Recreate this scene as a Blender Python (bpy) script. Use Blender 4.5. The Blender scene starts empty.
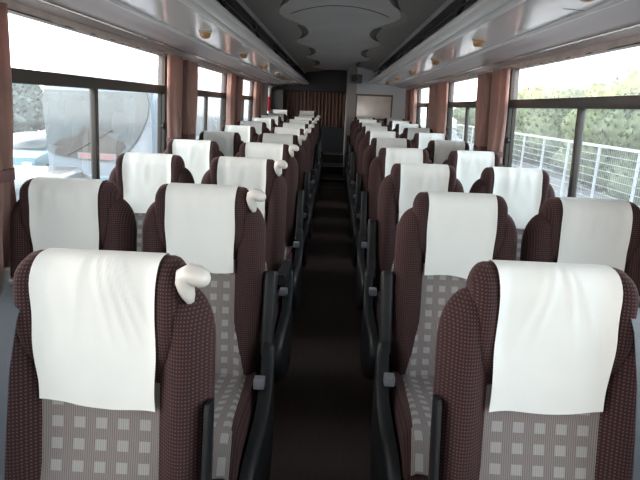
import bpy, bmesh, math, random
from mathutils import Vector, Matrix, noise
random.seed(7)
scene = bpy.context.scene
COL = scene.collection
PI = math.pi
SL = 0.0213                     # the floor of the coach rises towards the back
def floor_z(y): return SL * y
def WX(z): return 1.2 + 0.045 * (1.45 - z)      # side walls lean in towards the roof

# ------------------------------------------------------------------ materials
def new_mat(name):
    m = bpy.data.materials.new(name); m.use_nodes = True
    nt = m.node_tree
    return m, nt, nt.nodes['Principled BSDF'], nt.nodes['Material Output']
def simple(name, col, rough=0.6, metal=0.0, coat=0.0, spec=0.5, bump=0.0, bscale=60.0, vary=0.0, vscale=8.0, emit=0.0):
    m, nt, b, o = new_mat(name)
    b.inputs['Base Color'].default_value = (*col, 1); b.inputs['Roughness'].default_value = rough
    b.inputs['Metallic'].default_value = metal; b.inputs['Coat Weight'].default_value = coat
    b.inputs['Coat Roughness'].default_value = 0.06
    b.inputs['Specular IOR Level'].default_value = spec
    tc = nt.nodes.new('ShaderNodeTexCoord')
    if vary > 0:
        n = nt.nodes.new('ShaderNodeTexNoise'); n.inputs['Scale'].default_value = vscale; n.inputs['Detail'].default_value = 4
        nt.links.new(tc.outputs['Object'], n.inputs['Vector'])
        r = nt.nodes.new('ShaderNodeValToRGB')
        r.color_ramp.elements[0].position = .3; r.color_ramp.elements[1].position = .7
        r.color_ramp.elements[0].color = (*[c * (1 - vary) for c in col], 1)
        r.color_ramp.elements[1].color = (*[min(1, c * (1 + vary)) for c in col], 1)
        nt.links.new(n.outputs['Fac'], r.inputs['Fac']); nt.links.new(r.outputs['Color'], b.inputs['Base Color'])
    if bump > 0:
        n = nt.nodes.new('ShaderNodeTexNoise'); n.inputs['Scale'].default_value = bscale
        nt.links.new(tc.outputs['Object'], n.inputs['Vector'])
        bp = nt.nodes.new('ShaderNodeBump'); bp.inputs['Strength'].default_value = bump; bp.inputs['Distance'].default_value = .003
        nt.links.new(n.outputs['Fac'], bp.inputs['Height']); nt.links.new(bp.outputs['Normal'], b.inputs['Normal'])
    if emit > 0:
        b.inputs['Emission Color'].default_value = (*col, 1); b.inputs['Emission Strength'].default_value = emit
    return m
def grid_mask(nt, vec, pitch, half, off=(0, 0)):
    """1 inside small squares of a grid laid out in metres on the UV map"""
    s = nt.nodes.new('ShaderNodeVectorMath'); s.operation = 'MULTIPLY_ADD'
    s.inputs[1].default_value = (1 / pitch[0], 1 / pitch[1], 0); s.inputs[2].default_value = (off[0], off[1], 0)
    nt.links.new(vec, s.inputs[0])
    f = nt.nodes.new('ShaderNodeVectorMath'); f.operation = 'FRACTION'; nt.links.new(s.outputs[0], f.inputs[0])
    sx = nt.nodes.new('ShaderNodeSeparateXYZ'); nt.links.new(f.outputs[0], sx.inputs[0])
    outs = []
    for i, h in enumerate(half):
        a = nt.nodes.new('ShaderNodeMath'); a.operation = 'SUBTRACT'; nt.links.new(sx.outputs[i], a.inputs[0]); a.inputs[1].default_value = .5
        b = nt.nodes.new('ShaderNodeMath'); b.operation = 'ABSOLUTE'; nt.links.new(a.outputs[0], b.inputs[0])
        c = nt.nodes.new('ShaderNodeMath'); c.operation = 'LESS_THAN'; nt.links.new(b.outputs[0], c.inputs[0]); c.inputs[1].default_value = h
        outs.append(c)
    m = nt.nodes.new('ShaderNodeMath'); m.operation = 'MULTIPLY'
    nt.links.new(outs[0].outputs[0], m.inputs[0]); nt.links.new(outs[1].outputs[0], m.inputs[1])
    return m.outputs[0]
def mixc(nt, fac, a, b):
    x = nt.nodes.new('ShaderNodeMix'); x.data_type = 'RGBA'
    nt.links.new(fac, x.inputs['Factor'])
    for sock, v in ((x.inputs[6], a), (x.inputs[7], b)):
        if isinstance(v, tuple): sock.default_value = (*v, 1)
        else: nt.links.new(v, sock)
    return x.outputs[2]
def fabric_maroon():
    m, nt, b, o = new_mat('maroon_moquette')
    uv = nt.nodes.new('ShaderNodeUVMap').outputs[0]
    d = grid_mask(nt, uv, (.0076, .0076), (.22, .22))
    c = mixc(nt, d, (.030, .0155, .017), (.092, .052, .050))
    nt.links.new(c, b.inputs['Base Color'])
    b.inputs['Roughness'].default_value = .9; b.inputs['Specular IOR Level'].default_value = .15
    b.inputs['Sheen Weight'].default_value = .15; b.inputs['Sheen Roughness'].default_value = .5
    b.inputs['Sheen Tint'].default_value = (.5, .3, .28, 1)
    return m
def fabric_check():
    m, nt, b, o = new_mat('grey_check_moquette')
    uv = nt.nodes.new('ShaderNodeUVMap').outputs[0]
    sq = grid_mask(nt, uv, (.046, .046), (.25, .25), (.5, .1))
    st = grid_mask(nt, uv, (.0046, .0046), (.28, .5))
    base = mixc(nt, st, (.150, .130, .128), (.235, .210, .205))
    sqc = mixc(nt, st, (.26, .255, .25), (.34, .335, .325))
    c = mixc(nt, sq, base, sqc)
    nt.links.new(c, b.inputs['Base Color'])
    b.inputs['Roughness'].default_value = .92; b.inputs['Specular IOR Level'].default_value = .15
    return m
def glass_mat(name, tint, haze):
    m, nt, b, o = new_mat(name); nt.nodes.remove(b)
    t = nt.nodes.new('ShaderNodeBsdfTransparent'); t.inputs[0].default_value = (*tint, 1)
    g = nt.nodes.new('ShaderNodeBsdfGlossy'); g.inputs['Roughness'].default_value = .02
    lw = nt.nodes.new('ShaderNodeLayerWeight'); lw.inputs['Blend'].default_value = .5
    pw = nt.nodes.new('ShaderNodeMath'); pw.operation = 'POWER'; nt.links.new(lw.outputs['Facing'], pw.inputs[0]); pw.inputs[1].default_value = 5
    f = nt.nodes.new('ShaderNodeMath'); f.operation = 'MULTIPLY_ADD'; nt.links.new(pw.outputs[0], f.inputs[0]); f.inputs[1].default_value = .7; f.inputs[2].default_value = .05
    x = nt.nodes.new('ShaderNodeMixShader'); nt.links.new(f.outputs[0], x.inputs[0])
    nt.links.new(t.outputs[0], x.inputs[1]); nt.links.new(g.outputs[0], x.inputs[2])
    d = nt.nodes.new('ShaderNodeBsdfTranslucent'); d.inputs[0].default_value = (.85, .92, 1, 1)   # film of dust on the pane
    y = nt.nodes.new('ShaderNodeMixShader'); y.inputs[0].default_value = haze
    nt.links.new(x.outputs[0], y.inputs[1]); nt.links.new(d.outputs[0], y.inputs[2])
    nt.links.new(y.outputs[0], o.inputs['Surface'])
    return m
def floor_mat():
    m, nt, b, o = new_mat('brown_vinyl_floor')
    tc = nt.nodes.new('ShaderNodeTexCoord')
    mp = nt.nodes.new('ShaderNodeMapping'); mp.inputs['Scale'].default_value = (30, 3, 1); nt.links.new(tc.outputs['Object'], mp.inputs[0])
    n = nt.nodes.new('ShaderNodeTexNoise'); n.inputs['Scale'].default_value = 3; n.inputs['Detail'].default_value = 6
    nt.links.new(mp.outputs[0], n.inputs['Vector'])
    r = nt.nodes.new('ShaderNodeValToRGB')
    r.color_ramp.elements[0].color = (.022, .014, .012, 1); r.color_ramp.elements[1].color = (.048, .031, .025, 1)
    nt.links.new(n.outputs['Fac'], r.inputs['Fac']); nt.links.new(r.outputs['Color'], b.inputs['Base Color'])
    b.inputs['Roughness'].default_value = .55; b.inputs['Specular IOR Level'].default_value = .3
    return m
def leaf_mat(name, c1, c2):
    return simple(name, tuple((a + b) / 2 for a, b in zip(c1, c2)), .7, vary=.45, vscale=3.0)
M = dict(
    maroon=fabric_maroon(), check=fabric_check(),
    cover=simple('white_cover_cloth', (.71, .725, .71), .9, spec=.1, bump=.15, bscale=500),
    black=simple('black_plastic', (.011, .012, .014), .45, spec=.3),
    blackrim=simple('charcoal_plastic', (.03, .033, .037), .4),
    button=simple('grey_button', (.16, .17, .19), .35),
    grip=simple('cream_plastic', (.62, .60, .57), .35, coat=.2),
    steel=simple('dark_steel', (.05, .05, .055), .4, metal=.6),
    belt=simple('grey_webbing', (.055, .065, .08), .55, bump=.3, bscale=900),
    buckle=simple('black_buckle', (.012, .012, .014), .3),
    floor=floor_mat(),
    step=simple('step_edge_metal', (.30, .28, .26), .35, metal=.8),
    riser=simple('step_riser', (.012, .010, .010), .6),
    ceiling=simple('grey_ceiling_board', (.66, .65, .65), .55, bump=.1, bscale=200, vary=.06, vscale=3),
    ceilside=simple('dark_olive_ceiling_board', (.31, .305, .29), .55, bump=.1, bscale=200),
    painted_shade=simple('dark_curl_shade', (.085, .08, .074), .6),  # dark tone standing in for shade at the ceiling lobe tips
    wall=simple('grey_wall_trim', (.30, .27, .26), .6, bump=.1, bscale=250),
    dark=simple('dark_grey_panel', (.035, .036, .038), .55, vary=.1),
    darkblue=simple('slate_panel', (.022, .026, .032), .45),
    greycol=simple('grey_partition', (.36, .345, .33), .5),
    pale=simple('pale_blue_laminate', (.78, .84, .90), .4),
    frame=simple('bronze_frame', (.030, .025, .021), .35, metal=.2),
    lower=glass_mat('tinted_pane', (.55, .65, .685), .03), upper=glass_mat('clear_pane', (.97, .97, .96), .05),
    curtain=simple('maroon_curtain_cloth', (.33, .215, .19), .85, bump=.2, bscale=300, vary=.12, vscale=12, spec=.15),
    backcurtain=simple('brown_pleat_cloth', (.16, .10, .085), .85, bump=.2, bscale=300, spec=.15),
    greycurtain=simple('grey_curtain_cloth', (.28, .28, .30), .85, spec=.15),
    tie=simple('maroon_tie_band', (.10, .045, .045), .8),
    valance=simple('beige_valance', (.42, .36, .33), .85, vary=.1, vscale=15),
    rackpanel=simple('glossy_service_panel', (.90, .91, .92), .14, coat=.12, spec=.5),
    rib=simple('rack_rib_plastic', (.76, .76, .755), .35, coat=.1),
    mould=simple('mauve_moulding', (.50, .46, .47), .4),
    bright=simple('bright_trim', (.85, .84, .82), .18, metal=.9),
    groove=simple('dark_groove', (.03, .03, .035), .5),
    amber=simple('amber_lens', (.42, .22, .07), .35, coat=.5),
    lampring=simple('lamp_ring', (.50, .45, .38), .35),
    rail=simple('rack_rail_black', (.014, .014, .016), .4),
    red=simple('red_cloth', (.55, .025, .03), .7), white=simple('white_cloth', (.75, .75, .76), .7),
    picture=simple('cream_glossy_sheet', (.85, .77, .72), .12, coat=.8, vary=.12, vscale=5),
    picframe=simple('brown_frame', (.20, .13, .10), .4),
    boxgrey=simple('grey_box_plastic', (.17, .17, .17), .45),
    asphalt=simple('asphalt', (.28, .285, .29), .9, vary=.15, vscale=2),
    verge=simple('pale_concrete', (.22, .23, .24), .9, vary=.1, vscale=2),
    coachwhite=simple('white_coach_paint', (.15, .20, .25), .25, coat=.7),
    coachblue=simple('light_blue_coach_paint', (.12, .21, .29), .25, coat=.7),
    windscreen=simple('dark_windscreen', (.075, .10, .11), .10, coat=.3, vary=.4, vscale=.8),
    tyre=simple('tyre', (.015, .015, .015), .8), lamp=simple('headlamp', (.7, .75, .8), .1, coat=.8),
    cyan=simple('cyan_car_paint', (.08, .20, .24), .25, coat=.7), carwhite=simple('white_car_paint', (.20, .20, .21), .25, coat=.7),
    fence=simple('white_fence_paint', (.42, .45, .48), .5), wire=simple('pale_wire', (.30, .33, .35), .5),
    leafa=leaf_mat('pale_leaf', (.11, .145, .065), (.165, .20, .095)), leafb=leaf_mat('mid_leaf', (.085, .115, .06), (.125, .16, .085)),
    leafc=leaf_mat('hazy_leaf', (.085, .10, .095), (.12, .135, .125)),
    trunk=simple('bark', (.06, .045, .03), .9),
)
M['dash'] = simple('coach_dashboard', (.035, .035, .032), .6, vary=.4, vscale=3)
M['placard'] = simple('placard_board', (.20, .19, .20), .5)
M['plate_red'] = simple('placard_red', (.55, .08, .10), .5)

# ------------------------------------------------------------------ mesh helpers
class MB:
    def __init__(s): s.v = []; s.f = []; s.uv = {}; s.mi = []
    def add(s, vs, fs, uvs=None, mi=0):
        o = len(s.v); s.v += [tuple(v) for v in vs]
        for k, f in enumerate(fs):
            s.f.append([i + o for i in f]); s.mi.append(mi)
            if uvs: s.uv[len(s.f) - 1] = [uvs[i] for i in f]
        return s
    def box(s, x0, x1, y0, y1, z0, z1, mi=0):
        vs = [(x, y, z) for z in (z0, z1) for y in (y0, y1) for x in (x0, x1)]
        return s.add(vs, [(0, 2, 3, 1), (4, 5, 7, 6), (0, 1, 5, 4), (2, 6, 7, 3), (0, 4, 6, 2), (1, 3, 7, 5)], mi=mi)
    def prism(s, poly, fn, t0, t1, mi=0):
        """poly: 2-D outline, fn(a, b, t) -> point; extruded from t0 to t1"""
        n = len(poly)
        vs = [fn(a, b, t0) for a, b in poly] + [fn(a, b, t1) for a, b in poly]
        return s.add(vs, [list(range(n))[::-1], list(range(n, 2 * n))] + [(i, (i + 1) % n, n + (i + 1) % n, n + i) for i in range(n)], mi=mi)
    def tube(s, pts, r, n=8, mi=0):
        pts = [Vector(p) for p in pts]; rings = []
        for i, p in enumerate(pts):
            t = (pts[min(i + 1, len(pts) - 1)] - pts[max(i - 1, 0)]).normalized()
            a = t.cross(Vector((0, 0, 1)))
            if a.length < .05: a = t.cross(Vector((0, 1, 0)))
            a.normalize(); b = t.cross(a)
            rr = r[i] if isinstance(r, (list, tuple)) else r
            rings.append([p + (a * math.cos(2 * PI * k / n) + b * math.sin(2 * PI * k / n)) * rr for k in range(n)])
        return s.loft(rings, True, True)
    def loft(s, rings, closed=True, caps=True, uvs=None, mi=0):
        n = len(rings[0]); m = len(rings)
        vs = [p for r in rings for p in r]
        fs = []
        for j in range(m - 1):
            for i in range(n if closed else n - 1):
                k = (i + 1) % n
                fs.append((j * n + i, j * n + k, (j + 1) * n + k, (j + 1) * n + i))
        if caps and closed:
            fs.append(tuple(range(n))[::-1]); fs.append(tuple((m - 1) * n + i for i in range(n)))
        return s.add(vs, fs, [u for r in uvs for u in r] if uvs else None, mi)
    def mesh(s, name, mats, smooth=True, angle=40, bevel=0):
        me = bpy.data.meshes.new(name); me.from_pydata(s.v, [], s.f)
        if not isinstance(mats, (list, tuple)): mats = [mats]
        for m in mats: me.materials.append(m)
        if len(mats) > 1: me.polygons.foreach_set('material_index', s.mi)
        if s.uv:
            l = me.uv_layers.new(name='UVMap')
            for p in me.polygons:
                u = s.uv.get(p.index)
                if u:
                    for li, w in zip(p.loop_indices, u): l.data[li].uv = w
        bm = bmesh.new(); bm.from_mesh(me); bmesh.ops.recalc_face_normals(bm, faces=bm.faces)
        if bevel > 0:
            es = [e for e in bm.edges if len(e.link_faces) == 2 and e.calc_face_angle(0) > .6]
            bmesh.ops.bevel(bm, geom=es, offset=bevel, segments=2, profile=.6, affect='EDGES', clamp_overlap=True)
        for f in bm.faces: f.smooth = smooth
        for e in bm.edges:
            if len(e.link_faces) == 2 and e.calc_face_angle(0) > math.radians(angle): e.smooth = False
        bm.to_mesh(me); bm.free()
        return me
    def obj(s, name, mats, parent=None, **k):
        return link(name, s.mesh(name, mats, **k), parent)
def link(name, me, parent=None):
    o = bpy.data.objects.new(name, me); COL.objects.link(o)
    if parent: o.parent = parent
    return o
def tag(o, label, cat, group=None):
    o['label'] = label; o['category'] = cat
    if group: o['group'] = group
    return o
def thing(name, label, cat, loc=(0, 0, 0), rz=0, group=None):
    o = bpy.data.objects.new(name, None); COL.objects.link(o); o.empty_display_size = .1
    o.location = loc; o.rotation_euler = (0, 0, rz)
    return tag(o, label, cat, group)
def struct(o): o['kind'] = 'structure'; return o
SIDE = {-1: 'left', 1: 'right'}
ORD = ['first', 'second', 'third', 'fourth', 'fifth', 'sixth', 'seventh', 'eighth', 'ninth', 'tenth', 'eleventh', 'twelfth']
def sgp(v, p): return math.copysign(abs(v) ** p, v)
def sst(a, b, x):
    t = max(0, min(1, (x - a) / (b - a))); return t * t * (3 - 2 * t)

# ------------------------------------------------------------------ seat
TH = math.radians(9); LB = .74; HC = 1.092
def BP(x, s, d):
    """a point of the reclined back: x across, s up along it, d out of it towards the sitter"""
    return (x, -(LB - s) * math.sin(TH) - d * math.cos(TH), HC - (LB - s) * math.cos(TH) + d * math.sin(TH) - .012)
def back_w(s):
    w = .226 - .012 * sst(.30, 0, s)
    if s > .56:
        t = min(1, (s - .56) / .125); w = .226 * (1 - .34 * (1 - (1 - t ** 2.2) ** (1 / 2.2)) / 1.0) if t < 1 else .157
    return w
def back_front(x, s, w):
    a = abs(x) / w
    d = .035 + (.030 + .020 * sst(.05, .32, s)) * sst(.46, .74, a)                       # side bolsters
    d *= (1 - sst(.80, 1.02, a)) ** .5 if a > .80 else 1
    d += .018 * sst(.0, .18, s) * sst(.42, .18, s) * (1 - sst(.4, .6, a))    # lumbar swell
    if s > .58: d *= max(.0, 1 - ((s - .58) / .115) ** 2.5) ** .5
    return d
def make_backrest():
    mb = MB(); rings = []; uvs = []
    S = [0, .01, .03, .07, .12, .18, .24, .30, .36, .42, .47, .51, .54, .57, .59, .61, .63, .645, .66, .672, .682, .69]
    N = 30
    for s in S:
        w = back_w(s); r = []; u = []
        for i in range(N + 1):
            a = -1 + 2 * i / N; a = math.sin(a * PI / 2) * .35 + a * .65
            r.append(BP(a * w, s, back_front(a * w, s, w))); u.append((a * w * 1.25, s))
        bt = .055 * max(.15, 1 - (max(0, s - .56) / .14) ** 2)
        for i in range(10):
            c = math.cos(PI * (i + .5) / 10); r.append(BP(sgp(c, .6) * w * .985, s, -bt * sgp(math.sin(PI * (i + .5) / 10), .5)))
            u.append((1.25 * w + .01 * i, s))
        rings.append(r); uvs.append(u)
    mb.loft(rings, True, True, uvs)
    return mb.mesh('backrest', M['maroon'], angle=75)
def head_w(s):
    w = .122 + .048 * sst(.38, .60, s)
    if s > .685:
        t = min(1, (s - .685) / .055); w = .170 * (1 - .17 * (1 - math.sqrt(max(0, 1 - t * t))))
    return w
def head_front(x, s):
    w = head_w(s); a = min(1, abs(x) / w)
    d = .070 + .030 * sst(.55, .92, a) * sst(.46, .60, s)                       # cheeks of the headrest
    d *= math.sqrt(max(0, 1 - max(0, (a - .80) / .20) ** 2.4 * .80))
    d -= .062 * sst(.56, .36, s) + .075 * max(0, .70 - s)
    if s > .665:
        t = min(1, (s - .665) / .075); d = .012 + (d - .012) * math.sqrt(max(0, 1 - t ** 2.4))
    return d
def head_back(s): return -.045 + .05 * (max(0, s - .66) / .08) ** 2
def make_headrest():
    mb = MB(); rings = []; uvs = []; N = 28
    S = [.36, .39, .42, .46, .50, .54, .58, .61, .64, .665, .685, .70, .712, .722, .73, .736, .74]
    for s in S:
        w = head_w(s); r = []; u = []
        for i in range(N + 1):
            a = -1 + 2 * i / N; a = math.sin(a * PI / 2) * .3 + a * .7
            r.append(BP(a * w, s, head_front(a * w, s))); u.append((a * w * 1.3 + .003, s * 1.05))
        for i in range(8):
            c = math.cos(PI * (i + .5) / 8); r.append(BP(sgp(c, .6) * w * .98, s, head_back(s) * sgp(math.sin(PI * (i + .5) / 8), .5)))
            u.append((1.3 * w + .01 * i, s))
        rings.append(r); uvs.append(u)
    mb.loft(rings, True, True, uvs)
    return mb.mesh('headrest', M['maroon'], angle=75)
def make_cover(seed, drop=.432, fine=1, folds=None):
    rnd = random.Random(seed); mb = MB()
    path = []
    for s in [drop + (.665 - drop) * i / (16 * fine) for i in range(16 * fine)]: path.append((s, 0))
    for s in (.665, .682, .698, .711, .721, .729, .735, .739): path.append((s, 0))
    for k in range(1, 4): path.append((.7405, k / 4))
    for s in (.738, .72, .69, .64, .58, .52): path.append((s, 1))
    N = 22 * fine; rows = []; uvs = []
    fold = [(rnd.uniform(-.08, .08), rnd.uniform(.007, .016), rnd.uniform(.0015, .0045), rnd.uniform(-.25, .25)) for _ in range(5)]
    if folds: fold = folds
    hem = rnd.uniform(-.012, .012)
    for (s, b) in path:
        row = []; uv = []
        for i in range(N + 1):
            a = -1 + 2 * i / N
            half = .1225 - .004 * sst(.60, drop, s) + .0012 * math.sin(s * 40 + seed)
            x = a * half
            ss = s
            if b == 0 and s < .52:
                ss = s + (hem * a + .006 * math.sin(a * 3 + seed)) * sst(.52, drop, s)
            sf = min(max(ss, .36), .74)
            d = head_front(x, sf)
            hang = head_front(x, .52)
            if b == 0:
                if s < .60:
                    top = head_front(x, .60); flat = .062 + .012 * (abs(x) / .12) ** 2
                    d = top + (flat - top) * sst(.60, .47, s) - .10 * (.60 - s)
                d += .006
                for (fx, fw, fa, sl) in fold:
                    q = (x - fx - (s - .74) * sl) / fw
                    d += fa * math.exp(-q * q) * sst(.52, .70, s)
                d += .0022 * noise.noise(Vector((x * 22 + seed, s * 16, seed))) + .0006 * math.sin(x * 60 + seed) * sst(.50, drop, s)
                p = BP(x, ss + .0035 * sst(.70, .74, s), d)
            elif b == 1:
                p = BP(x, ss + .003, min(head_back(sf) - .006, .004))
            else:
                p = BP(x, ss + .004, head_front(x, .74) * (1 - b) + head_back(.74) * b)
            row.append(p); uv.append((x, s))
        rows.append(row); uvs.append(uv)
    mb.loft(rows, False, False, uvs)
    me = mb.mesh('headrest_cover', M['cover'], angle=80)
    return me
def make_center_panel():
    mb = MB(); rows = []; uvs = []; N = 16
    for s in [0.03 + .45 * i / 24 for i in range(25)]:
        w = back_w(s); row = []; uv = []
        for i in range(N + 1):
            hw = .128 + .052 * sst(.30, .04, s); x = hw * (2 * i / N - 1)
            e = .0045 if 0 < i < N else -.004
            row.append(BP(x, s, back_front(x, s, w) + e)); uv.append((x, s))
        rows.append(row); uvs.append(uv)
    mb.loft(rows, False, False, uvs)
    return mb.mesh('back_panel', M['check'], angle=80)
CY0, CY1 = -.14, -.64
def cush_top(x, y):
    t = (y - CY0) / (CY1 - CY0)
    z = .405 + .045 * sst(0, .8, t) +   .014 * sst(.10, .20, abs(x)) * (1 - sst(.205, .236, abs(x)) * 1.4)
    if t > .80: z -= .10 * ((t - .80) / .20) ** 2.2
    return z
def make_cushion():
    mb = MB(); rings = []; uvs = []; N = 26
    for j in range(19):
        t = j / 18; y = CY0 + (CY1 - CY0) * t; r = []; u = []
        for i in range(N + 1):
            x = -.228 + .456 * i / N; r.append((x, y, cush_top(x, y) - (.035 if i in (0, N) else 0))); u.append((x * 1.1, y * 1.05 + cush_top(x, y)))
        for i in range(7):
            x = .222 - .444 * i / 6; r.append((x, y if t < .9 else y + .02, .27)); u.append((x, y + .3))
        rings.append(r); uvs.append(u)
    mb.loft(rings, True, True, uvs)
    return mb.mesh('seat_cushion', M['maroon'], angle=60)
def make_cushion_panel():
    mb = MB(); rows = []; uvs = []; N = 26
    for j in range(19):
        y = CY0 + (CY1 - CY0) * j / 18; row = []; uv = []
        for i in range(N + 1):
            hw = .180 + .028 * (y - CY0) / (CY1 - CY0); x = hw * (2 * i / N - 1)
            row.append((x, y - .006 * sst(10, 18, j), cush_top(x, y) + (.0065 if 0 < i < N else -.004))); uv.append((x, y))
        rows.append(row); uvs.append(uv)
    mb.loft(rows, False, False, uvs)
    return mb.mesh('cushion_panel', M['check'], angle=80)
def make_base():
    mb = MB()
    for x in (-.17, .17):
        mb.box(x - .02, x + .02, -.60, -.08, .0, .035); mb.box(x - .02, x + .02, -.60, -.08, .235, .272)
        mb.box(x - .02, x + .02, -.55, -.50, .035, .235); mb.box(x - .02, x + .02, -.18, -.13, .035, .235)
    mb.box(-.15, .15, -.55, -.51, .20, .24); mb.box(-.15, .15, -.18, -.14, .20, .24)
    return mb.mesh('base_frame', M['steel'], smooth=False)
def make_shell():
    mb = MB(); rows = []
    rings = []
    for s in (.02, .06, .15, .3, .45, .54, .58, .60):
        w = back_w(min(s, .55)) - .025 - .05 * (max(0, s - .5) / .1) ** 2
        rings.append([BP(-w, s, -.045), BP(-w, s, -.066), BP(-w * .5, s, -.074), BP(w * .5, s, -.074), BP(w, s, -.066), BP(w, s, -.045)])
    mb.loft(rings, True, True)
    return mb.mesh('back_shell', M['blackrim'], angle=50)
def rounded_bar(a, b, wx, wy, n=7):
    """a bar from a to b with round-cornered section wx (along X) by wy"""
    mb = MB(); a = Vector(a); b = Vector(b); t = (b - a).normalized(); X = Vector((1, 0, 0)); Yv = t.cross(X).normalized(); rings = []
    L = (b - a).length
    for q, sc in ((0, .75), (.02, .95), (.06, 1), (.5, 1.0), (.92, 1.06), (.975, 1.02), (1, .86)):
        c = a + t * L * q
        rings.append([c + X * sgp(math.cos(2 * PI * k / 20), .5) * wx / 2 * sc + Yv * sgp(math.sin(2 * PI * k / 20), .5) * wy / 2 * sc for k in range(20)])
    mb.loft(rings)
    return mb
def make_armrest(side, up):
    x = side * .248
    h = (x, -.150, .490)
    e = (x, -.060, .785) if up else (x, -.50, .600)
    if not up: h = (x, -.130, .560)
    if up is None: return rounded_bar((side * .226, -.17, .50), (side * .226, -.095, .800), .013, .05).mesh('armrest', M['black'], angle=40)
    return rounded_bar(h, e, .046, .056).mesh('armrest', M['black'], angle=40)
def make_side_panel(side):
    mb = MB()
    poly = [(-.09, .52), (-.12, .545), (-.17, .55), (-.215, .52), (-.27, .465), (-.36, .42), (-.48, .40), (-.60, .375), (-.66, .33), (-.675, .25), (-.62, .16), (-.50, .10), (-.30, .08), (-.16, .10), (-.09, .18)]
    xin = .232
    lay = [(.232, 1.0), (.250, 1.0), (.266, .97), (.274, .90)]
    cy, cz = -.36, .31; rings = []
    for x, sc in lay: rings.append([(side * (x + .012 * math.sin(min(1, max(0, (-.1 - y) / .55)) * PI)), cy + (y - cy) * sc, cz + (z - cz) * sc) for y, z in poly])
    mb.loft(rings)
    return mb.mesh('side_panel', M['black'], angle=40)
def make_button(side):
    mb = MB(); mb.box(side * .225, side * .262, -.325, -.285, .455, .490)
    return mb.mesh('recline_button', M['button'], bevel=.006)
def make_grip(side):
    # a mushroom-shaped hand grip on the aisle-side shoulder
    mb = MB(); rings = []
    ax = [(.186, .655, .058, .007, .011), (.183, .668, .064, .013, .017), (.180, .682, .070, .016, .020), (.177, .698, .075, .018, .021), (.179, .710, .079, .020, .022),
          (.191, .716, .082, .021, .023), (.206, .713, .082, .021, .022), (.217, .706, .082, .018, .020), (.224, .701, .082, .011, .013), (.227, .699, .082, .003, .004)]
    pts = [Vector(BP(side * x, s, d)) for x, s, d, _, _ in ax]
    for i, p in enumerate(pts):
        t = (pts[min(i + 1, len(pts) - 1)] - pts[max(0, i - 1)]).normalized(); Yv = Vector((0, 1, 0)); Z = t.cross(Yv).normalized()
        r1, r2 = ax[i][3], ax[i][4]
        rings.append([p + Z * r1 * math.cos(2 * PI * k / 14) + Yv * r2 * math.sin(2 * PI * k / 14) for k in range(14)])
    mb.loft(rings)
    return mb.mesh('grab_handle', M['grip'], angle=80)
ME = dict(backrest=make_backrest(), headrest=make_headrest(), center=make_center_panel(), cushion=make_cushion(),
          cpanel=make_cushion_panel(), base=make_base(), shell=make_shell(),
          covers=[make_cover(k + 1) for k in range(5)])
for sd in (1, -1):
    ME['arm_up', sd] = make_armrest(sd, True); ME['thin', sd] = make_armrest(sd, None); ME['arm_dn', sd] = make_armrest(sd, False)
    ME['side', sd] = make_side_panel(sd); ME['btn', sd] = make_button(sd)
ME['grip'] = make_grip(1)
def make_seat(x, y, zoff, label, group, aisle_side=0, up=True, grip=False, cover=None):
    t = thing('coach_seat', label, 'seat', (x, y, floor_z(y) + zoff), 0, group)
    link('backrest', ME['backrest'], t); link('headrest', ME['headrest'], t)
    link('back_panel', ME['center'], t); link('headrest_cover', cover or random.choice(ME['covers']), t)
    cu = link('seat_cushion', ME['cushion'], t); link('cushion_panel', ME['cpanel'], cu)
    link('base_frame', ME['base'], t); link('back_shell', ME['shell'], t)
    if aisle_side:
        link('armrest', ME['thin' if up is None else 'arm_up' if up else 'arm_dn', aisle_side], t)
        sp = link('side_panel', ME['side', aisle_side], t); link('recline_button', ME['btn', aisle_side], sp)
    if grip: link('grab_handle', ME['grip'], t)
    return t
P = .83
XLA, XLW, XRA, XRW, DL, DR = -.4564, -.9372, (.4700), .9435, 1.035, 1.095
first_L = make_cover(11, .428, 2, [(-.005, .007, .0045, -.20), (.012, .006, .006, -.28), (.026, .006, .006, -.36), (.040, .006, .005, -.46), (-.03, .010, .003, .1)]); first_R = make_cover(23, .428, 2, [(.0, .008, .004, .25), (.02, .007, .005, -.15), (.035, .007, .004, -.35), (-.02, .01, .003, .35)])
for r in range(1, 12):
    n = ORD[r - 1]
    up_l = r not in (3, 6, 7, 10); up_r = r not in (6, 9)
    if r == 1: up_l = up_r = None
    if r <= 10:
        lab = f'left aisle seat in the {n} row from the camera, white headrest cover, cream grab handle'
        t = make_seat(XLA, DL + P * (r - 1), .0, lab, 'seats left of the aisle', 1, up_l, True, first_L if r == 1 else None)
        if r == 1: seat_L = t
        lab = f'right aisle seat in the {n} row from the camera, maroon with white headrest cover'
        t = make_seat(XRA + (.002 if r == 1 else 0), DR + P * (r - 1), .0, lab, 'seats right of the aisle', -1, up_r, False, first_R if r == 1 else None)
        if r == 1: seat_R = t
        if r >= 2:
            make_seat(XLW, DL + P * (r - 1), 0, f'left window seat in the {n} row from the camera, white headrest cover', 'window seats on the left')
            make_seat(XRW, DR + P * (r - 1), 0, f'right window seat in the {n} row from the camera, white headrest cover', 'window seats on the right')
    else:
        make_seat(-.495, 9.28, .035, 'raised aisle seat in the last row before the pleated curtain', 'raised last row seats', 1, True, False)
        make_seat(-.958, 9.28, .035, 'raised window seat in the last row before the dark rear panel', 'raised last row seats')

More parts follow.
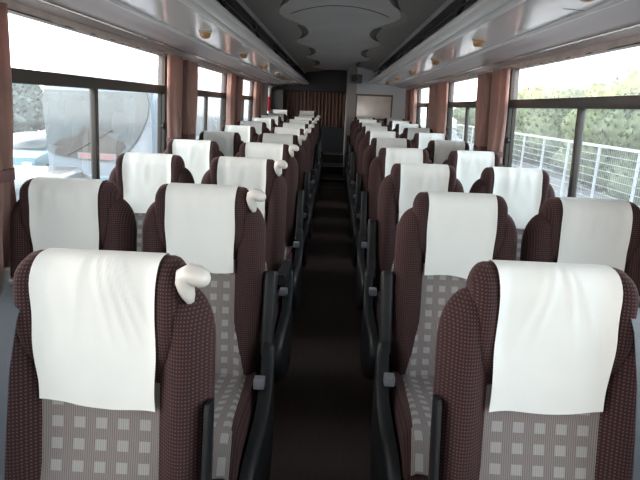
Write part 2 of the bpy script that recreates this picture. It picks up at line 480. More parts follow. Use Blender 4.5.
# shoulder belts of the two front seats (worn over the window-side shoulder)
def belt(seat, sd):
    g = MB(); c = Vector(BP(sd * .160, .678, .060)); g.box(c.x - .012, c.x + .012, c.y - .014, c.y + .012, c.z - .016, c.z + .012)
    g.obj('belt_guide', M['buckle'], seat, bevel=.004)
    mb = MB(); rows = []
    path = [(.158, .672, .075), (.160, .62, .105), (.166, .52, .122), (.174, .40, .122), (.181, .25, .122), (.187, .10, .122), (.190, .0, .11)]
    for (x, q, d) in path:
        p = Vector(BP(sd * x, q, d)); w = .019
        rows.append([(p.x - w, p.y, p.z + w * .25), (p.x + w, p.y + .006, p.z - w * .25), (p.x + w, p.y + .008, p.z - w * .25), (p.x - w, p.y + .002, p.z + w * .25)])
    mb.loft(rows); mb.obj('seat_belt', M['belt'], seat, angle=60)
belt(seat_L, -1); belt(seat_R, 1)

# ------------------------------------------------------------------ shell
YF, YB = -2.5, 10.4
mb = MB()
FX = 1.225
ys = [YF + (YB + .3 - YF) * i / 12 for i in range(13)]
mb.loft([[(-FX, y, floor_z(y) - .08), (-FX, y, floor_z(y)), (FX, y, floor_z(y)), (FX, y, floor_z(y) - .08)] for y in ys])
struct(mb.obj('floor', M['floor'], smooth=False))
# steps rising in the aisle towards the back
for k, (y0, z, yend) in enumerate(((8.02, .185, 8.62), (8.62, .245, 9.22), (9.22, .385, 9.82), (9.82, .545, 10.38))):
    s = MB(); s.box(-.235, .235, y0, yend, floor_z(y0) - .02, z)
    so = struct(s.obj('trim_%d' % (k + 1), M['riser'], smooth=False))
    e = MB(); e.box(-.235, .235, y0 - .012, y0 + .022, z - .006, z + .006)
    e.obj('step_nosing', M['step'], so, smooth=False)

def wallbox(mb, sd, y0, y1, z0, z1, t=.06, inset=0):
    a0, a1 = WX(z0) - inset, WX(z1) - inset
    vs = [(sd * a0, y0, z0), (sd * (a0 + t), y0, z0), (sd * (a0 + t), y1, z0), (sd * a0, y1, z0),
          (sd * a1, y0, z1), (sd * (a1 + t), y0, z1), (sd * (a1 + t), y1, z1), (sd * a1, y1, z1)]
    mb.add(vs, [(0, 3, 2, 1), (4, 5, 6, 7), (0, 1, 5, 4), (1, 2, 6, 5), (2, 3, 7, 6), (3, 0, 4, 7)])
SILL, HEAD = .87, 1.712
BAYS = {-1: [(-1.6, 1.42), (1.80, 3.80), (4.22, 5.86), (6.32, 7.74), (8.45, 9.80)],
        1: [(-1.6, 1.50), (1.95, 3.80), (4.22, 5.80), (6.45, 7.98)]}
for sd, nm in ((-1, 'wall_left'), (1, 'wall_right')):
    mb = MB()
    wallbox(mb, sd, YF, YB + .1, -.15, SILL); wallbox(mb, sd, YF, YB + .1, HEAD, 2.16)
    edges = [YF] + [e for b in BAYS[sd] for e in b] + [YB + .1]
    for i in range(0, len(edges), 2): wallbox(mb, sd, edges[i], edges[i + 1], SILL, HEAD)
    struct(mb.obj(nm, M['wall'], smooth=False))
wn = 0
for sd in (-1, 1):
    for (y0, y1) in BAYS[sd]:
        wn += 1
        w = bpy.data.objects.new('window_%d' % wn, None); COL.objects.link(w); struct(w); w.location = (sd * WX(SILL), (y0 + y1) / 2, SILL)
        def ch(mbx, name, mat, par=w, **k):
            o = mbx.obj(name, mat, par, **k); o.matrix_parent_inverse = Matrix.Translation(-w.location) if par is w else Matrix.Identity(4); return o
        f = MB()
        wallbox(f, sd, y0, y0 + .035, SILL, HEAD, .05, -.004); wallbox(f, sd, y1 - .045, y1, SILL, HEAD, .05, -.002)
        wallbox(f, sd, y0, y1, SILL, SILL + .035, .05, -.006); wallbox(f, sd, y0, y1, HEAD - .006, HEAD + .01, .05, -.008)
        ch(f, 'window_frame', M['frame'], smooth=False)
        f = MB(); wallbox(f, sd, y0, y1, 1.452, 1.507, .045, .012); ch(f, 'transom_rail', M['frame'], bevel=.004)
        if y0 > 1.5: ym = {1.80: 2.665, 1.95: 2.675}.get(y0, y0 + (y1 - y0) * .47)
        else: ym = (y0 + y1) / 2
        if y0 > 6.4 and sd > 0: ym = y0 + (y1 - y0) * .42
        f = MB(); wallbox(f, sd, ym - .016, ym + .020, SILL + .03, 1.455, .03, .004); ch(f, 'mullion', M['frame'], bevel=.003)
        f = MB(); wallbox(f, sd, y1 - .135, y1 - .115, SILL + .03, 1.455, .02, .0); ch(f, 'sash_stile', M['frame'], smooth=False)
        for (a, b, c, d, nm, mt, ins) in ((y0 + .03, y1 - .04, 1.50, HEAD, 'upper_pane', 'upper', -.022), (y0 + .03, ym, SILL + .03, 1.455, 'lower_pane', 'lower', -.018), (ym, y1 - .04, SILL + .03, 1.455, 'lower_pane', 'lower', -.030)):
            g = MB(); wallbox(g, sd, a, b, c, d, .004, ins)
            # a pane is one thin sheet: keep the inner face only so that the film of dust counts once
            g.v = g.v[:]; g.f = [g.f[5]]; g.mi = [0]
            ch(g, nm, M[mt], smooth=False)
        g = MB(); zc = 1.235
        pts = [(sd * (WX(zc) - .004), y1 - .125, zc), (sd * (WX(zc) - .022), y1 - .125, zc), (sd * (WX(zc) - .034), y1 - .125, zc)]
        g.tube(pts, [.016, .024, .014], 12); ch(g, 'latch', M['black'], angle=50)

# ceiling: raised middle panel with scalloped side panels
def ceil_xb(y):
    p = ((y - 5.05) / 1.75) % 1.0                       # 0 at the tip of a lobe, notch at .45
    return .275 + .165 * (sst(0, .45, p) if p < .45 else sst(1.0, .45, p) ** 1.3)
def ceil_z(x, y):
    a = abs(x)
    return 2.085 - .045 * (a / .6) ** 2 - .020 * sst(-.02, .06, a - ceil_xb(y))
mb = MB(); rows = []
NX = 120
for j in range(601):
    y = YF + (YB - YF) * j / 600
    row = [(-1.19, y, 2.14), (-.70, y, 2.13), (-.655, y, 2.09), (-.625, y, 2.005), (-.61, y, 1.992)] + [(-.6 + 1.2 * i / NX, y, ceil_z(-.6 + 1.2 * i / NX, y)) for i in range(NX + 1)] + [(.61, y, 1.992), (.625, y, 2.005), (.655, y, 2.09), (.70, y, 2.13), (1.19, y, 2.14)]
    rows.append(row)
mb.loft(rows, False, False)
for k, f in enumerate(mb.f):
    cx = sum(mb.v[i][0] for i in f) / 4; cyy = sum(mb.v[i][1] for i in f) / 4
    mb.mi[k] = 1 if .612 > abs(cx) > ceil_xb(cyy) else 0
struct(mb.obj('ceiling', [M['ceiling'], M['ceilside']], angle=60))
# dark crescents modelled as the shade where each lobe tip rounds off
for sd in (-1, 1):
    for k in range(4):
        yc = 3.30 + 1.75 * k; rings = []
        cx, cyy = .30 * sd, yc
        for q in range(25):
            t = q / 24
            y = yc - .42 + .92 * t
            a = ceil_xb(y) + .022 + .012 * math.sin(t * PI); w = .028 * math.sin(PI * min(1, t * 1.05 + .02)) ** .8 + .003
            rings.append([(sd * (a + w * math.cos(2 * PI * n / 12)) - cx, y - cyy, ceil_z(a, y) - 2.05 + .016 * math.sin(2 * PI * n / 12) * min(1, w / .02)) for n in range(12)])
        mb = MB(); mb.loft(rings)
        o = mb.obj('ceiling_shade_curl', M['painted_shade'], None, angle=60); o.location = (cx, cyy, 2.05)
        tag(o, f'dark crescent of modelled shade on the {SIDE[sd]} half of the ceiling, {ORD[k]} from the camera', 'painted_shade', f'curled ceiling shade pieces on the {SIDE[sd]}')
mb = MB(); mb.box(-1.25, 1.25, YF, YB + .2, 2.16, 2.22); struct(mb.obj('roof_trim', M['dark'], smooth=False)).name = 'trim_5'
# seam across the ceiling
mb = MB(); pts = []
for i in range(25):
    x = -.50 + i / 24
    x *= .72; pts.append((x, 3.85 + 2.2 * x * x, ceil_z(x, 3.85 + 2.2 * x * x) - .0005))
mb.tube(pts, .0035, 6); struct(mb.obj('trim_6', M['groove']))

# back wall: bulkhead above, lower panel below, partition to the right
mb = MB()
mb.box(-1.22, 1.22, YB - .02, YB + .1, 1.665, 2.14); mb.box(-1.22, 1.22, YB + .22, YB + .3, .1, 1.70)
struct(mb.obj('wall_back', M['dark'], smooth=False))
mb = MB(); mb.box(-1.22, .19, YB, YB + .06, .15, 1.03); struct(mb.obj('wall_back_lower', M['darkblue'], smooth=False))
mb = MB(); mb.box(.185, .335, 9.12, YB, .15, 2.10); struct(mb.obj('wall_partition', M['greycol'], smooth=False))
mb = MB(); mb.box(-1.20, -.985, 9.95, YB, .2, 1.67); struct(mb.obj('wall_rear_left', M['dark'], smooth=False))
mb = MB()
mb.box(.335, 1.19, 9.15, YB, .15, 2.10); mb.box(.94, 1.185, 9.138, 9.16, .5, 1.68)
co = struct(mb.obj('wall_compartment', M['pale'], smooth=False))

# pleated curtain
def pleats(x0, x1, n, amp, zt, zb, y, name, mat, label, cat):
    mb = MB(); rows = []
    N = n * 8
    for (z, k) in ((zt, .8), (zt - .06, 1), ((zt + zb) / 2, 1.05), (zb + .03, 1.15), (zb, 1.15)):
        row = [(x0 + (x1 - x0) * i / N, y + amp * k * sgp(math.sin(2 * PI * i / 8), .8) + .006 * math.sin(i * .37), z) for i in range(N + 1)]
        rows.append(row)
    rows2 = [[(p[0], p[1] + .006, p[2]) for p in r] for r in rows]
    mb.loft(rows, False, False)
    o = mb.obj(name, mat, None, angle=80)
    return tag(o, label, cat)
pleats(-.985, .18, 17, .028, 1.665, 1.035, YB - .06, 'pleated_curtain', M['backcurtain'], 'brown pleated curtain across the opening at the very back', 'curtain')
mb = MB(); mb.tube([(-.985, YB - .06, 1.672), (.18, YB - .06, 1.672)], .01, 8); struct(mb.obj('trim_7', M['rail']))

# front of the coach behind the camera: unseen dashboard wall, windscreen opening narrowed to dim the front light
mb = MB(); mb.box(-1.25, 1.25, YF - .1, YF, -.1, 1.05); mb.box(-1.25, 1.25, YF - .1, YF, 1.50, 2.16); struct(mb.obj('unseen_wall_front', M['dark'], smooth=False))

# ------------------------------------------------------------------ curtains at the window posts
def curtain(sd, y0, y1, label, mat='curtain', tie=True, stand=.052, zt=1.705, zb=.80, seed=0, ztie=1.14, n=4, pin=.62):
    rnd = random.Random(seed); mb = MB(); rows = []
    N = n * 8; ph = rnd.uniform(0, 6); yc = (y0 + y1) / 2
    for j in range(23):
        z = zt + (zb - zt) * j / 22
        g = math.exp(-((z - ztie) / .16) ** 2) if tie else 0
        sc = 1 - (1 - pin) * g
        amp = .026 * (1 + .25 * g)
        row = []
        for i in range(N + 1):
            u = i / N
            y = yc + (y0 - yc + (y1 - y0) * u) * sc
            x = WX(z) - stand - amp * math.sin(2 * PI * i / 8 + ph + .5 * math.sin(u * 7 + z * 1.5)) - .012 * g * math.sin(u * PI)
            row.append((sd * x, y, z))
        rows.append(row)
    mb.loft(rows, False, False)
    o = mb.obj('window_curtain', M[mat], None, angle=80)
    md = o.modifiers.new('cloth', 'SOLIDIFY'); md.thickness = .003
    tag(o, label, 'curtain', 'curtains gathered at the window posts')
    if tie:
        t = MB(); hw = (y1 - y0) / 2 * pin + .006; ring = []
        for dz in (-.020, .020):
            z = ztie + dz
            ring.append([(sd * (WX(z) - stand + .045 * sgp(math.sin(2 * PI * k / 24), .6)), yc + hw * sgp(math.cos(2 * PI * k / 24), .6), z) for k in range(24)])
        t.loft(ring); t.obj('tie_band', M['tie'], o, angle=60)
    return o
for nm, c in (('curtain', (.55, .33, .29)),):
    nt = M[nm].node_tree; b = nt.nodes['Principled BSDF']; o = nt.nodes['Material Output']
    tr = nt.nodes.new('ShaderNodeBsdfTranslucent'); tr.inputs[0].default_value = (*c, 1)
    mxs = nt.nodes.new('ShaderNodeMixShader'); mxs.inputs[0].default_value = .3
    nt.links.new(b.outputs[0], mxs.inputs[1]); nt.links.new(tr.outputs[0], mxs.inputs[2]); nt.links.new(mxs.outputs[0], o.inputs['Surface'])
for sd, posts in ((-1, [(1.42, 1.62, 1.62, 1.87), (3.815, 4.03, 4.04, 4.335), (5.87, 6.13, 6.14, 6.43), (7.80, 8.06, 8.08, 8.36)]),
                  (1, [(1.42, 1.66, 1.68, 1.93), (3.80, 4.07, 4.08, 4.35), (5.84, 6.16, 6.20, 6.58), (8.02, 8.34, 8.36, 8.72)])):
    for k, (a, b, c, d) in enumerate(posts):
        where = ['nearest the camera', 'after the first full window', 'after the second full window', 'after the third full window'][k]
        if not (k == 0 and sd == 1):
            if k > 0: curtain(sd, a * .945, b * .945, f'near half of the gathered curtain pair on the {SIDE[sd]} post {where}', seed=k + 10 * sd, stand=.085)
            curtain(sd, c, d, (f'far half of the gathered curtain pair on the {SIDE[sd]} post {where}' if k else 'dark tied curtain at the left edge of the view, beside the first window'), seed=k + 10 * sd + 5)
# grey curtain drawn over the last left window
o = curtain(-1, 8.40, 8.82, 'grey striped curtain hanging at the last window on the left', 'greycurtain', False, n=6, seed=3)
o['group'] = 'drawn curtains'; del o['group']
# rolled red and white cloth at the rear left window
t = thing('rolled_flag', 'red and white rolled cloth hanging by the last left window', 'flag', (-1.125, 8.93, 1.13))
def flagpart(name, z0, z1, mat, r=.034):
    mb = MB(); rings = []
    for q in range(7):
        z = z0 + (z1 - z0) * q / 6
        rings.append([(r * (1 + .12 * math.sin(3 * a + q)) * math.cos(a), r * (1 + .12 * math.sin(3 * a + q)) * math.sin(a), z) for a in [2 * PI * k / 16 for k in range(16)]])
    mb.loft(rings); return mb.obj(name, M[mat], t, angle=60)
flagpart('red_band', .17, .395, 'red'); flagpart('white_end', .395, .54, 'white', .028); flagpart('white_tail', .0, .17, 'white', .028)

# valance cloths along the window heads
for sd in (-1, 1):
    for k, (y0, y1) in enumerate(BAYS[sd]):
        if y0 < 1.5: continue
        mb = MB(); rows = []; N = 90
        for q in range(4):
            row = []
            for i in range(N + 1):
                y = y0 - .1 + (y1 - y0 + .2) * i / N
                u = (y - y0) / (y1 - y0)
                rag = (.010 + .006 * math.sin(y * 31) + .005 * math.sin(y * 57 + 1)) * sst(.15, .45, u) * sst(1.02, .9, u)
                z = 1.742 - (.034 + rag) * q / 3
                x = WX(z) - .012 - .020 * (q / 3) * sst(.15, .45, u) - .005 * math.sin(y * 60) * (q / 3)
                row.append((sd * x, y, z))
            rows.append(row)
        mb.loft(rows, False, False)
        o = mb.obj('valance', M['valance'], None, angle=80)
        o.modifiers.new('cloth', 'SOLIDIFY').thickness = .004
        j = [b for b in BAYS[sd] if b[0] > 1.5].index((y0, y1))
        tag(o, f'beige ragged valance along the top of the {ORD[j]} {SIDE[sd]} window from the camera', 'valance', 'valances over the windows')

# ------------------------------------------------------------------ luggage racks
def rk_xz(x, z):
    k = .93 + .07 * sst(1.0, 1.13, x)
    return x * k, 1.4163 + (z - 1.4163) * k
RX, RZ = rk_xz(.662, 1.968)
def rack(sd):
    yb = YB - .03 if sd < 0 else 9.13
    ya = YF + .02
    t = thing('luggage_rack', f'long pale luggage rack over the {SIDE[sd]} windows with glossy underside', 'luggage rack', (sd * .9, 0, 1.75))
    def part(poly, name, mat, par=t, a=ya, b=yb, **k):
        mb = MB(); mb.prism([rk_xz(*q) for q in poly], lambda x, z, y: (sd * (x - .9), y, z - 1.75), a, b)
        return mb.obj(name, M[mat], par, **k)
    pf = part([(1.188, 1.730), (1.188, 1.87), (1.02, 1.87), (.975, 1.822), (.985, 1.808), (1.02, 1.806), (1.055, 1.790), (1.075, 1.768), (1.105, 1.755), (1.125, 1.752)], 'lower_moulding', 'mould', angle=25)
    part([(1.132, 1.757), (1.098, 1.760), (1.094, 1.750), (1.098, 1.7465), (1.128, 1.7485), (1.132, 1.751)], 'bright_strip', 'bright', smooth=False)
    part([(.978, 1.818), (.966, 1.823), (.966, 1.815), (.974, 1.806), (.984, 1.806)], 'edge_strip', 'rib', smooth=False)
    pn = part([(.967, 1.823), (.967, 1.835), (.695, 1.845), (.695, 1.832)], 'service_panel', 'rackpanel', smooth=False)
    part([(.966, 1.8225), (.972, 1.8215), (.972, 1.826), (.966, 1.8262)], 'shadow_groove', 'groove', smooth=False)
    part([(.70, 1.833), (.695, 1.828), (.672, 1.824), (.652, 1.827), (.645, 1.835), (.650, 1.85), (.70, 1.85)], 'inner_rib', 'rib', angle=50)
    part([(.645, 1.838), (.640, 1.832), (.615, 1.826), (.590, 1.828), (.574, 1.838), (.570, 1.856), (.580, 1.872), (.60, 1.872), (.60, 1.85), (.645, 1.85)], 'outer_lip', 'rib', angle=50)
    part([(.60, 1.850), (1.188, 1.862), (1.188, 1.872), (.60, 1.860)], 'rack_floor', 'rib', smooth=False)
    mb = MB(); mb.tube([(sd * (RX - .9), ya, RZ - 1.75), (sd * (RX - .9), yb, RZ - 1.75)], .006, 8); mb.obj('guard_rail', M['rail'], t)
    for k in range(9):
        y = .35 + 1.245 * k
        if y > yb - .1: break
        mb = MB(); mb.tube([(sd * (.56 - .9), y, .085), (sd * (.585 - .9), y, .12), (sd * (RX - .9), y, RZ - 1.75), (sd * (RX + .003 - .9), y, RZ - 1.71)], [.011, .009, .008, .012], 8); mb.obj('rail_bracket', M['rail'], t)
    # seams between the service panels
    for k in range(9):
        y = .83 + 1.26 * k
        if y > yb - .2: break
        mb = MB(); a = rk_xz(.965, 1.8225); b = rk_xz(.88, 1.827); mb.add([(sd * (q[0] - .9), yy, q[1] - 1.7515) for q in (a, b) for yy in (y - .006, y + .006)], [(0, 1, 3, 2)]); 
        mb.obj('panel_seam', M['groove'], pn, smooth=False)
    return t, yb
for sd in (-1, 1):
    rk, yb = rack(sd)
    for k in range(9):
        y = (.60 if sd < 0 else .49) + 1.262 * k
        if y > yb - .15: break
        if y < 1.2: continue
        t = thing('reading_lamp', f'amber round lamp on the {SIDE[sd]} rack underside, {ORD[k - 1]} from the camera', 'lamp', (sd * rk_xz(.815, 1.829)[0], y, rk_xz(.815, 1.829)[1] - .001), 0, f'round lamps under the {SIDE[sd]} rack')
        def lathe(prof, name, mat):
            mb = MB(); mb.loft([[(r * math.cos(2 * PI * q / 24), r * math.sin(2 * PI * q / 24), z) for q in range(24)] for r, z in prof]); return mb.obj(name, M[mat], t, angle=40)
        lathe([(.038, .006), (.038, -.006), (.034, -.010), (.028, -.010), (.028, -.002)], 'lamp_ring', 'lampring')
        lathe([(.029, .002), (.031, -.012), (.030, -.026), (.024, -.036), (.012, -.041), (.002, -.042)], 'lamp_lens', 'amber')

# framed sheet on the compartment front, and the small box under the ceiling
t = thing('framed_picture', 'cream glossy framed sheet on the rear right compartment', 'picture', (.645, 9.15, 1.21))
mb = MB(); w, h = .300, .425
for b in ((-w - .012, w + .012, h - .03, h), (-w - .012, w + .012, 0, .03), (-w - .012, -w + .012, 0, h), (w - .012, w + .012, 0, h)): mb.box(b[0], b[1], -.022, 0, b[2], b[3])
mb.obj('frame', M['picframe'], t, smooth=False)
mb = MB(); mb.box(-w, w, -.012, -.001, .01, h - .01); mb.obj('sheet', M['picture'], t, smooth=False)
t = thing('ceiling_box', 'small grey box with a round grille under the rear ceiling', 'speaker', (.31, 9.05, 1.80))
mb = MB(); mb.box(-.105, .105, -.06, .06, 0, .14); mb.obj('body', M['boxgrey'], t, bevel=.012)
mb = MB(); mb.loft([[(r * math.cos(2 * PI * q / 24) - .03, y, .07 + r * math.sin(2 * PI * q / 24)) for q in range(24)] for r, y in ((.05, -.058), (.05, -.066), (.042, -.069), (.035, -.066), (.003, -.066))]); mb.obj('grille', M['dark'], t)

# ------------------------------------------------------------------ outside
GZ = -1.2
mb = MB(); mb.box(-60, 60, -30, 90, GZ - .2, GZ); g = mb.obj('ground', M['asphalt'], smooth=False); struct(g)
mb = MB(); mb.box(4.0, 16, -20, 70, GZ, GZ + .04); struct(mb.obj('verge', M['verge'], smooth=False))

# parked coach on the left
def coach():
    t = thing('parked_coach', 'white and light blue coach parked outside the first left window', 'bus', (-4.95, 11.0, GZ), math.radians(-4))
    W, L, Hh = 1.25, 11.0, 3.35
    mb = MB(); rings = []
    for (y, sw, z0, z1) in ((-.02, .80, .45, 1.1), (.0, .93, .32, 3.0), (.10, .985, .28, 3.22), (.30, 1, .26, 3.32), (1, 1, .26, Hh), (L - .4, 1, .26, Hh), (L, .95, .35, 3.2)):
        rings.append([(W * sw * sgp(math.cos(2 * PI * (k + .5) / 28), .28), y, (z0 + z1) / 2 + (z1 - z0) / 2 * sgp(math.sin(2 * PI * (k + .5) / 28), .28)) for k in range(28)])
    mb.loft(rings[1:]); mb.obj('body', M['coachwhite'], t, angle=50)
    # windscreen with a swept lower corner
    out = [(-1.13, 1.45), (-.95, 1.36), (-.4, 1.30), (.15, 1.26), (.38, 1.33), (.62, 1.50), (.84, 1.76), (1.0, 2.02), (1.10, 2.25), (1.14, 2.5), (1.10, 2.72), (-1.10, 2.72), (-1.16, 2.5)]
    mb = MB(); mb.prism(out, lambda x, z, y: (x, y, z), -.055, .12); ws = mb.obj('windscreen', M['windscreen'], t, angle=30)
    mb = MB(); mb.box(-.45, .40, -.085, -.06, 1.33, 1.46); pl = mb.obj('placard', M['placard'], ws, smooth=False)
    gl = MB(); x = -.38
    while x < .30:
        w = random.uniform(.05, .08)
        gl.box(x, x + w, -.092, -.085, 1.36, 1.375); gl.box(x + w * .4, x + w * .6, -.092, -.085, 1.355, 1.44); gl.box(x, x + w, -.092, -.085, 1.41, 1.425)
        x += w + .03
    gl.obj('placard_lettering', M['plate_red'], pl, smooth=False)
    mb = MB(); mb.prism([(-.95, 1.40), (-.4, 1.335), (.15, 1.30), (.40, 1.40), (.60, 1.60), (.55, 1.72), (.30, 1.78), (.10, 1.90), (-.30, 2.0), (-.42, 1.80), (-.80, 1.72), (-.98, 1.6)], lambda x, z, y: (x, y, z), -.068, -.05); mb.obj('dashboard', M['dash'], ws)
    mb = MB(); mb.tube([(-.7, -.075, 1.38), (.35, -.085, 1.95)], .014, 6); mb.obj('wiper', M['black'], ws)
    mb = MB(); mb.box(-1.0, 1.0, -.075, .06, .75, 1.0); mb.obj('front_panel', M['coachblue'], t, bevel=.03)
    mb = MB(); mb.box(-1.2, 1.2, -.06, .3, .30, .60); mb.obj('bumper', M['coachblue'], t, bevel=.05)
    for s in (-1, 1):
        mb = MB(); mb.loft([[(s * .98 + r * 1.4 * math.cos(2 * PI * q / 20), y, .88 + r * math.sin(2 * PI * q / 20)) for q in range(20)] for r, y in ((.13, .02), (.13, -.06), (.09, -.10), (.01, -.11))]); mb.obj('headlamp', M['lamp'], t)
        mb = MB(); mb.box(s * 1.235, s * 1.262, .9, 10.6, 1.75, 2.75); mb.obj('side_glazing', M['windscreen'], t, smooth=False)
        for y in (2.4, 8.2):
            mb = MB(); mb.loft([[(s * xx, y + r * math.cos(2 * PI * q / 28), .5 + r * math.sin(2 * PI * q / 28)) for q in range(28)] for r, xx in ((.38, 1.0), (.5, 1.0), (.5, 1.27), (.32, 1.28), (.01, 1.26))]); mb.obj('wheel', M['tyre'], t, angle=50)
coach()
def car(name, label, loc, rz, paint):
    t = thing(name, label, 'car', loc, rz)
    prof = [(-2.0, .30), (-2.05, .62), (-1.85, .85), (-.95, .98), (-.35, 1.38), (.85, 1.42), (1.55, 1.05), (1.95, .92), (2.0, .32)]
    mb = MB(); rings = []
    for x, sc in ((-.82, .94), (-.80, 1), (.80, 1), (.82, .94)):
        rings.append([(x * (1 - .14 * sst(.9, 1.4, z)), y * sc, .6 + (z - .6) * sc) for y, z in prof])
    mb.loft(rings); mb.obj('body', paint, t, bevel=.04, angle=35)
    def quad(name, pts, mat):
        m = MB(); m.add(pts, [(0, 1, 2, 3)]); o = m.obj(name, M[mat], t); o.modifiers.new('thick', 'SOLIDIFY').thickness = .02
    quad('windscreen', [(-.66, -.97, 1.02), (.66, -.97, 1.02), (.60, -.42, 1.36), (-.60, -.42, 1.36)], 'windscreen')
    for s in (-1, 1):
        quad('side_window', [(s * .815, -.70, 1.02), (s * .815, 1.35, 1.04), (s * .735, .80, 1.34), (s * .735, -.30, 1.33)], 'windscreen')
        m = MB(); m.box(s * .62 - .13, s * .62 + .13, -2.06, -1.95, .62, .74); m.obj('headlamp', M['lamp'], t, bevel=.03)
        for y in (-1.25, 1.25):
            m = MB(); m.loft([[(s * xx, y + r * math.cos(2 * PI * q / 24), .31 + r * math.sin(2 * PI * q / 24)) for q in range(24)] for r, xx in ((.2, .62), (.31, .62), (.31, .83), (.2, .84), (.01, .83))]); m.obj('wheel', M['tyre'], t, angle=50)
car('parked_car', 'cyan car with white roof seen past the parked coach at far left', (-9.4, 16.5, GZ), math.radians(4), M['cyan'])
car('parked_car', 'white car outside, low behind the nearest left window seat', (-5.0, 8.0, GZ), math.radians(6), M['carwhite'])

# fence on the right
fx = 4.5
t = thing('mesh_fence', 'white wire fence with posts outside the right windows', 'fence', (fx, 8, GZ))
FT = .945
for k in range(26):
    y = 4.25 + 1.2 * k
    mb = MB(); mb.box(-.018, .018, y - 8 - .018, y - 8 + .018, 0, FT - GZ + .02); mb.obj('post', M['fence'], t, smooth=False)
mb = MB(); mb.box(-.022, .022, -4.5, 26.4, FT - GZ - .022, FT - GZ + .022); mb.obj('top_rail', M['fence'], t, smooth=False)
mb = MB()
for k in range(15): mb.box(-.005, .005, -4.5, 26.4, .25 + .125 * k - .006, .25 + .125 * k + .006)
for k in range(516): mb.box(-.0015, .0015, -4.5 + .06 * k - .0015, -4.5 + .06 * k + .0015, .2, FT - GZ)
mb.obj('wire_panel', M['wire'], t, smooth=False)

def bush(name, label, cat, x, y, w, d, h, mat, seed, group, trunk=False):
    rnd = random.Random(seed)
    t = thing(name, label, cat, (x, y, GZ), 0, group)
    bm = bmesh.new(); bmesh.ops.create_icosphere(bm, subdivisions=4, radius=1)
    for v in bm.verts:
        n = v.co.normalized(); k = 1 + .28 * noise.noise(n * 2.2 + Vector((seed, 0, 0))) + .14 * noise.noise(n * 6 + Vector((seed, 3, 0)))
        v.co = Vector((n.x * w * k, n.y * d * k, h * .52 + n.z * h * .5 * k))
        if v.co.z < .1: v.co.z = .1
    me = bpy.data.meshes.new('crown')
    core = [v.co.copy() for v in bm.verts]
    for f in bm.faces: f.smooth = True
    for _ in range(5000):
        c = rnd.choice(core) * rnd.uniform(.97, 1.07); s = rnd.uniform(.04, .10)
        a = Vector((rnd.uniform(-1, 1), rnd.uniform(-1, 1), rnd.uniform(-1, 1))).normalized(); b = a.orthogonal().normalized()
        f = [bm.verts.new(c + a * s), bm.verts.new(c + b * s * .5), bm.verts.new(c - a * s), bm.verts.new(c - b * s * .5)]
        bm.faces.new(f)
    bm.to_mesh(me); bm.free(); me.materials.append(M[mat])
    link('crown', me, t)
    mb = MB(); mb.tube([(0, 0, 0), (.05, 0, h * .3), (0, .05, h * .5)], [.16, .12, .08], 8); mb.obj('trunk', M['trunk'], t)
right = [(9.5, 11.5, 1.9, 1.7, 3.7, 'leafa'), (9.8, 15.2, 2.0, 1.6, 3.6, 'leafb'), (10.4, 19.2, 2.2, 1.9, 3.9, 'leafa'), (11, 23.8, 2.4, 2.2, 3.6, 'leafb'), (11, 29.4, 2.8, 2.6, 3.9, 'leafa'), (11.5, 36.5, 3.2, 3.3, 3.8, 'leafb'), (10, 7.9, 1.7, 1.5, 2.9, 'leafb')]
for i, (x, y, w, d, h, m) in enumerate(sorted(right, key=lambda r: r[1])):
    bush('roadside_tree', f'hazy green tree beyond the white fence, {ORD[i]} along it from the camera', 'tree', x, y, w, d, h, m, 20 + i, 'trees beyond the fence')
left = [(-12.2, 30, 3.0, 2.6, 3.1), (-17, 24, 2.8, 2.6, 3.0), (-8.5, 38, 3.0, 2.6, 3.2), (-21, 33, 3.2, 2.8, 3.4)]
for i, (x, y, w, d, h) in enumerate(left):
    bush('distant_tree', ['hazy tree far behind the parked coach roof', 'hazy tree far left of the parked coach', 'hazy tree far off beyond the end of the coach', 'hazy tree farthest left beyond the lot'][i], 'tree', x, y, w, d, h, 'leafc', 60 + i, 'trees beyond the parking lot')

# ------------------------------------------------------------------ light: bright hazy evening sky
wd = bpy.data.worlds.new('World'); scene.world = wd; wd.use_nodes = True
nt = wd.node_tree; bg = nt.nodes['Background']
tc = nt.nodes.new('ShaderNodeTexCoord'); sp = nt.nodes.new('ShaderNodeSeparateXYZ'); nt.links.new(tc.outputs['Generated'], sp.inputs[0])
rz = nt.nodes.new('ShaderNodeValToRGB'); nt.links.new(sp.outputs['Z'], rz.inputs['Fac'])
e = rz.color_ramp.elements
e[0].position = 0; e[0].color = (1.0, .95, .91, 1); e[1].position = 1; e[1].color = (.30, .33, .38, 1)
m = e.new(.40); m.color = (.98, .97, .97, 1)
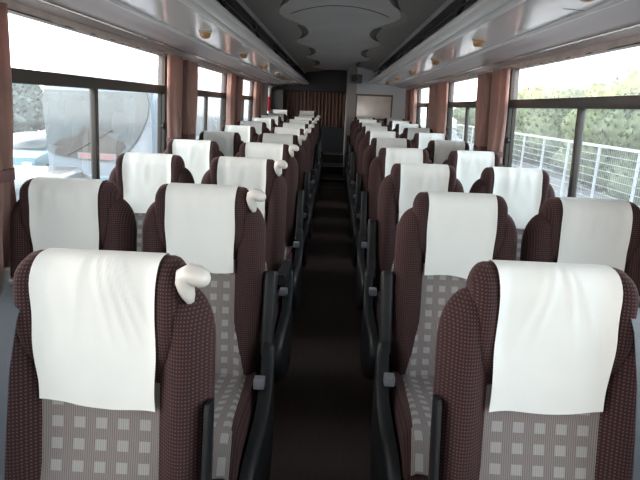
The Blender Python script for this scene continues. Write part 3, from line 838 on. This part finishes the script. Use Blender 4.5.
# the glow of the low sun lies along both sides, stronger and warmer on the left; the sky ahead is dimmer
ab = nt.nodes.new('ShaderNodeMath'); ab.operation = 'ABSOLUTE'; nt.links.new(sp.outputs['X'], ab.inputs[0])
r1 = nt.nodes.new('ShaderNodeMapRange'); nt.links.new(ab.outputs[0], r1.inputs['Value'])
r1.inputs['From Min'].default_value = .1; r1.inputs['From Max'].default_value = .9; r1.inputs['To Min'].default_value = .72; r1.inputs['To Max'].default_value = 1.5
rx = nt.nodes.new('ShaderNodeMapRange'); rx.inputs['From Min'].default_value = .3; rx.inputs['From Max'].default_value = -1
nt.links.new(sp.outputs['X'], rx.inputs['Value'])
mx = nt.nodes.new('ShaderNodeMix'); mx.data_type = 'RGBA'; nt.links.new(rx.outputs[0], mx.inputs['Factor'])
mx.inputs[6].default_value = (1, 1, 1, 1); mx.inputs[7].default_value = (1.2, 1.06, .98, 1)
h1 = nt.nodes.new('ShaderNodeVectorMath'); h1.operation = 'MULTIPLY'; nt.links.new(rz.outputs[0], h1.inputs[0]); nt.links.new(mx.outputs[2], h1.inputs[1])
h2 = nt.nodes.new('ShaderNodeVectorMath'); h2.operation = 'SCALE'; nt.links.new(h1.outputs[0], h2.inputs[0]); nt.links.new(r1.outputs[0], h2.inputs['Scale'])
nt.links.new(h2.outputs[0], bg.inputs['Color'])
bg.inputs['Strength'].default_value = 1.0

# ------------------------------------------------------------------ camera
yaw, pitch, roll = .0191, .2527, .0411
cy, sy, cp, spn = math.cos(yaw), math.sin(yaw), math.cos(pitch), math.sin(pitch)
fwd = Vector((-sy * cp, cy * cp, -spn)); r0 = Vector((cy, sy, 0)); u0 = r0.cross(fwd)
r = math.cos(roll) * r0 + math.sin(roll) * u0; u = -math.sin(roll) * r0 + math.cos(roll) * u0
cam = bpy.data.cameras.new('Camera'); co = bpy.data.objects.new('Camera', cam); COL.objects.link(co)
mt = Matrix((r, u, -fwd)).transposed().to_4x4(); mt.translation = Vector((0, 0, 1.4163)); co.matrix_world = mt
cam.sensor_width = 36; cam.lens = 520 / 640 * 36; cam.clip_start = .02; cam.clip_end = 300
scene.camera = co
scene.view_settings.view_transform = 'Standard'; scene.view_settings.look = 'None'; scene.view_settings.gamma = 1
scene.view_settings.use_curve_mapping = False
scene.view_settings.exposure = 3.0
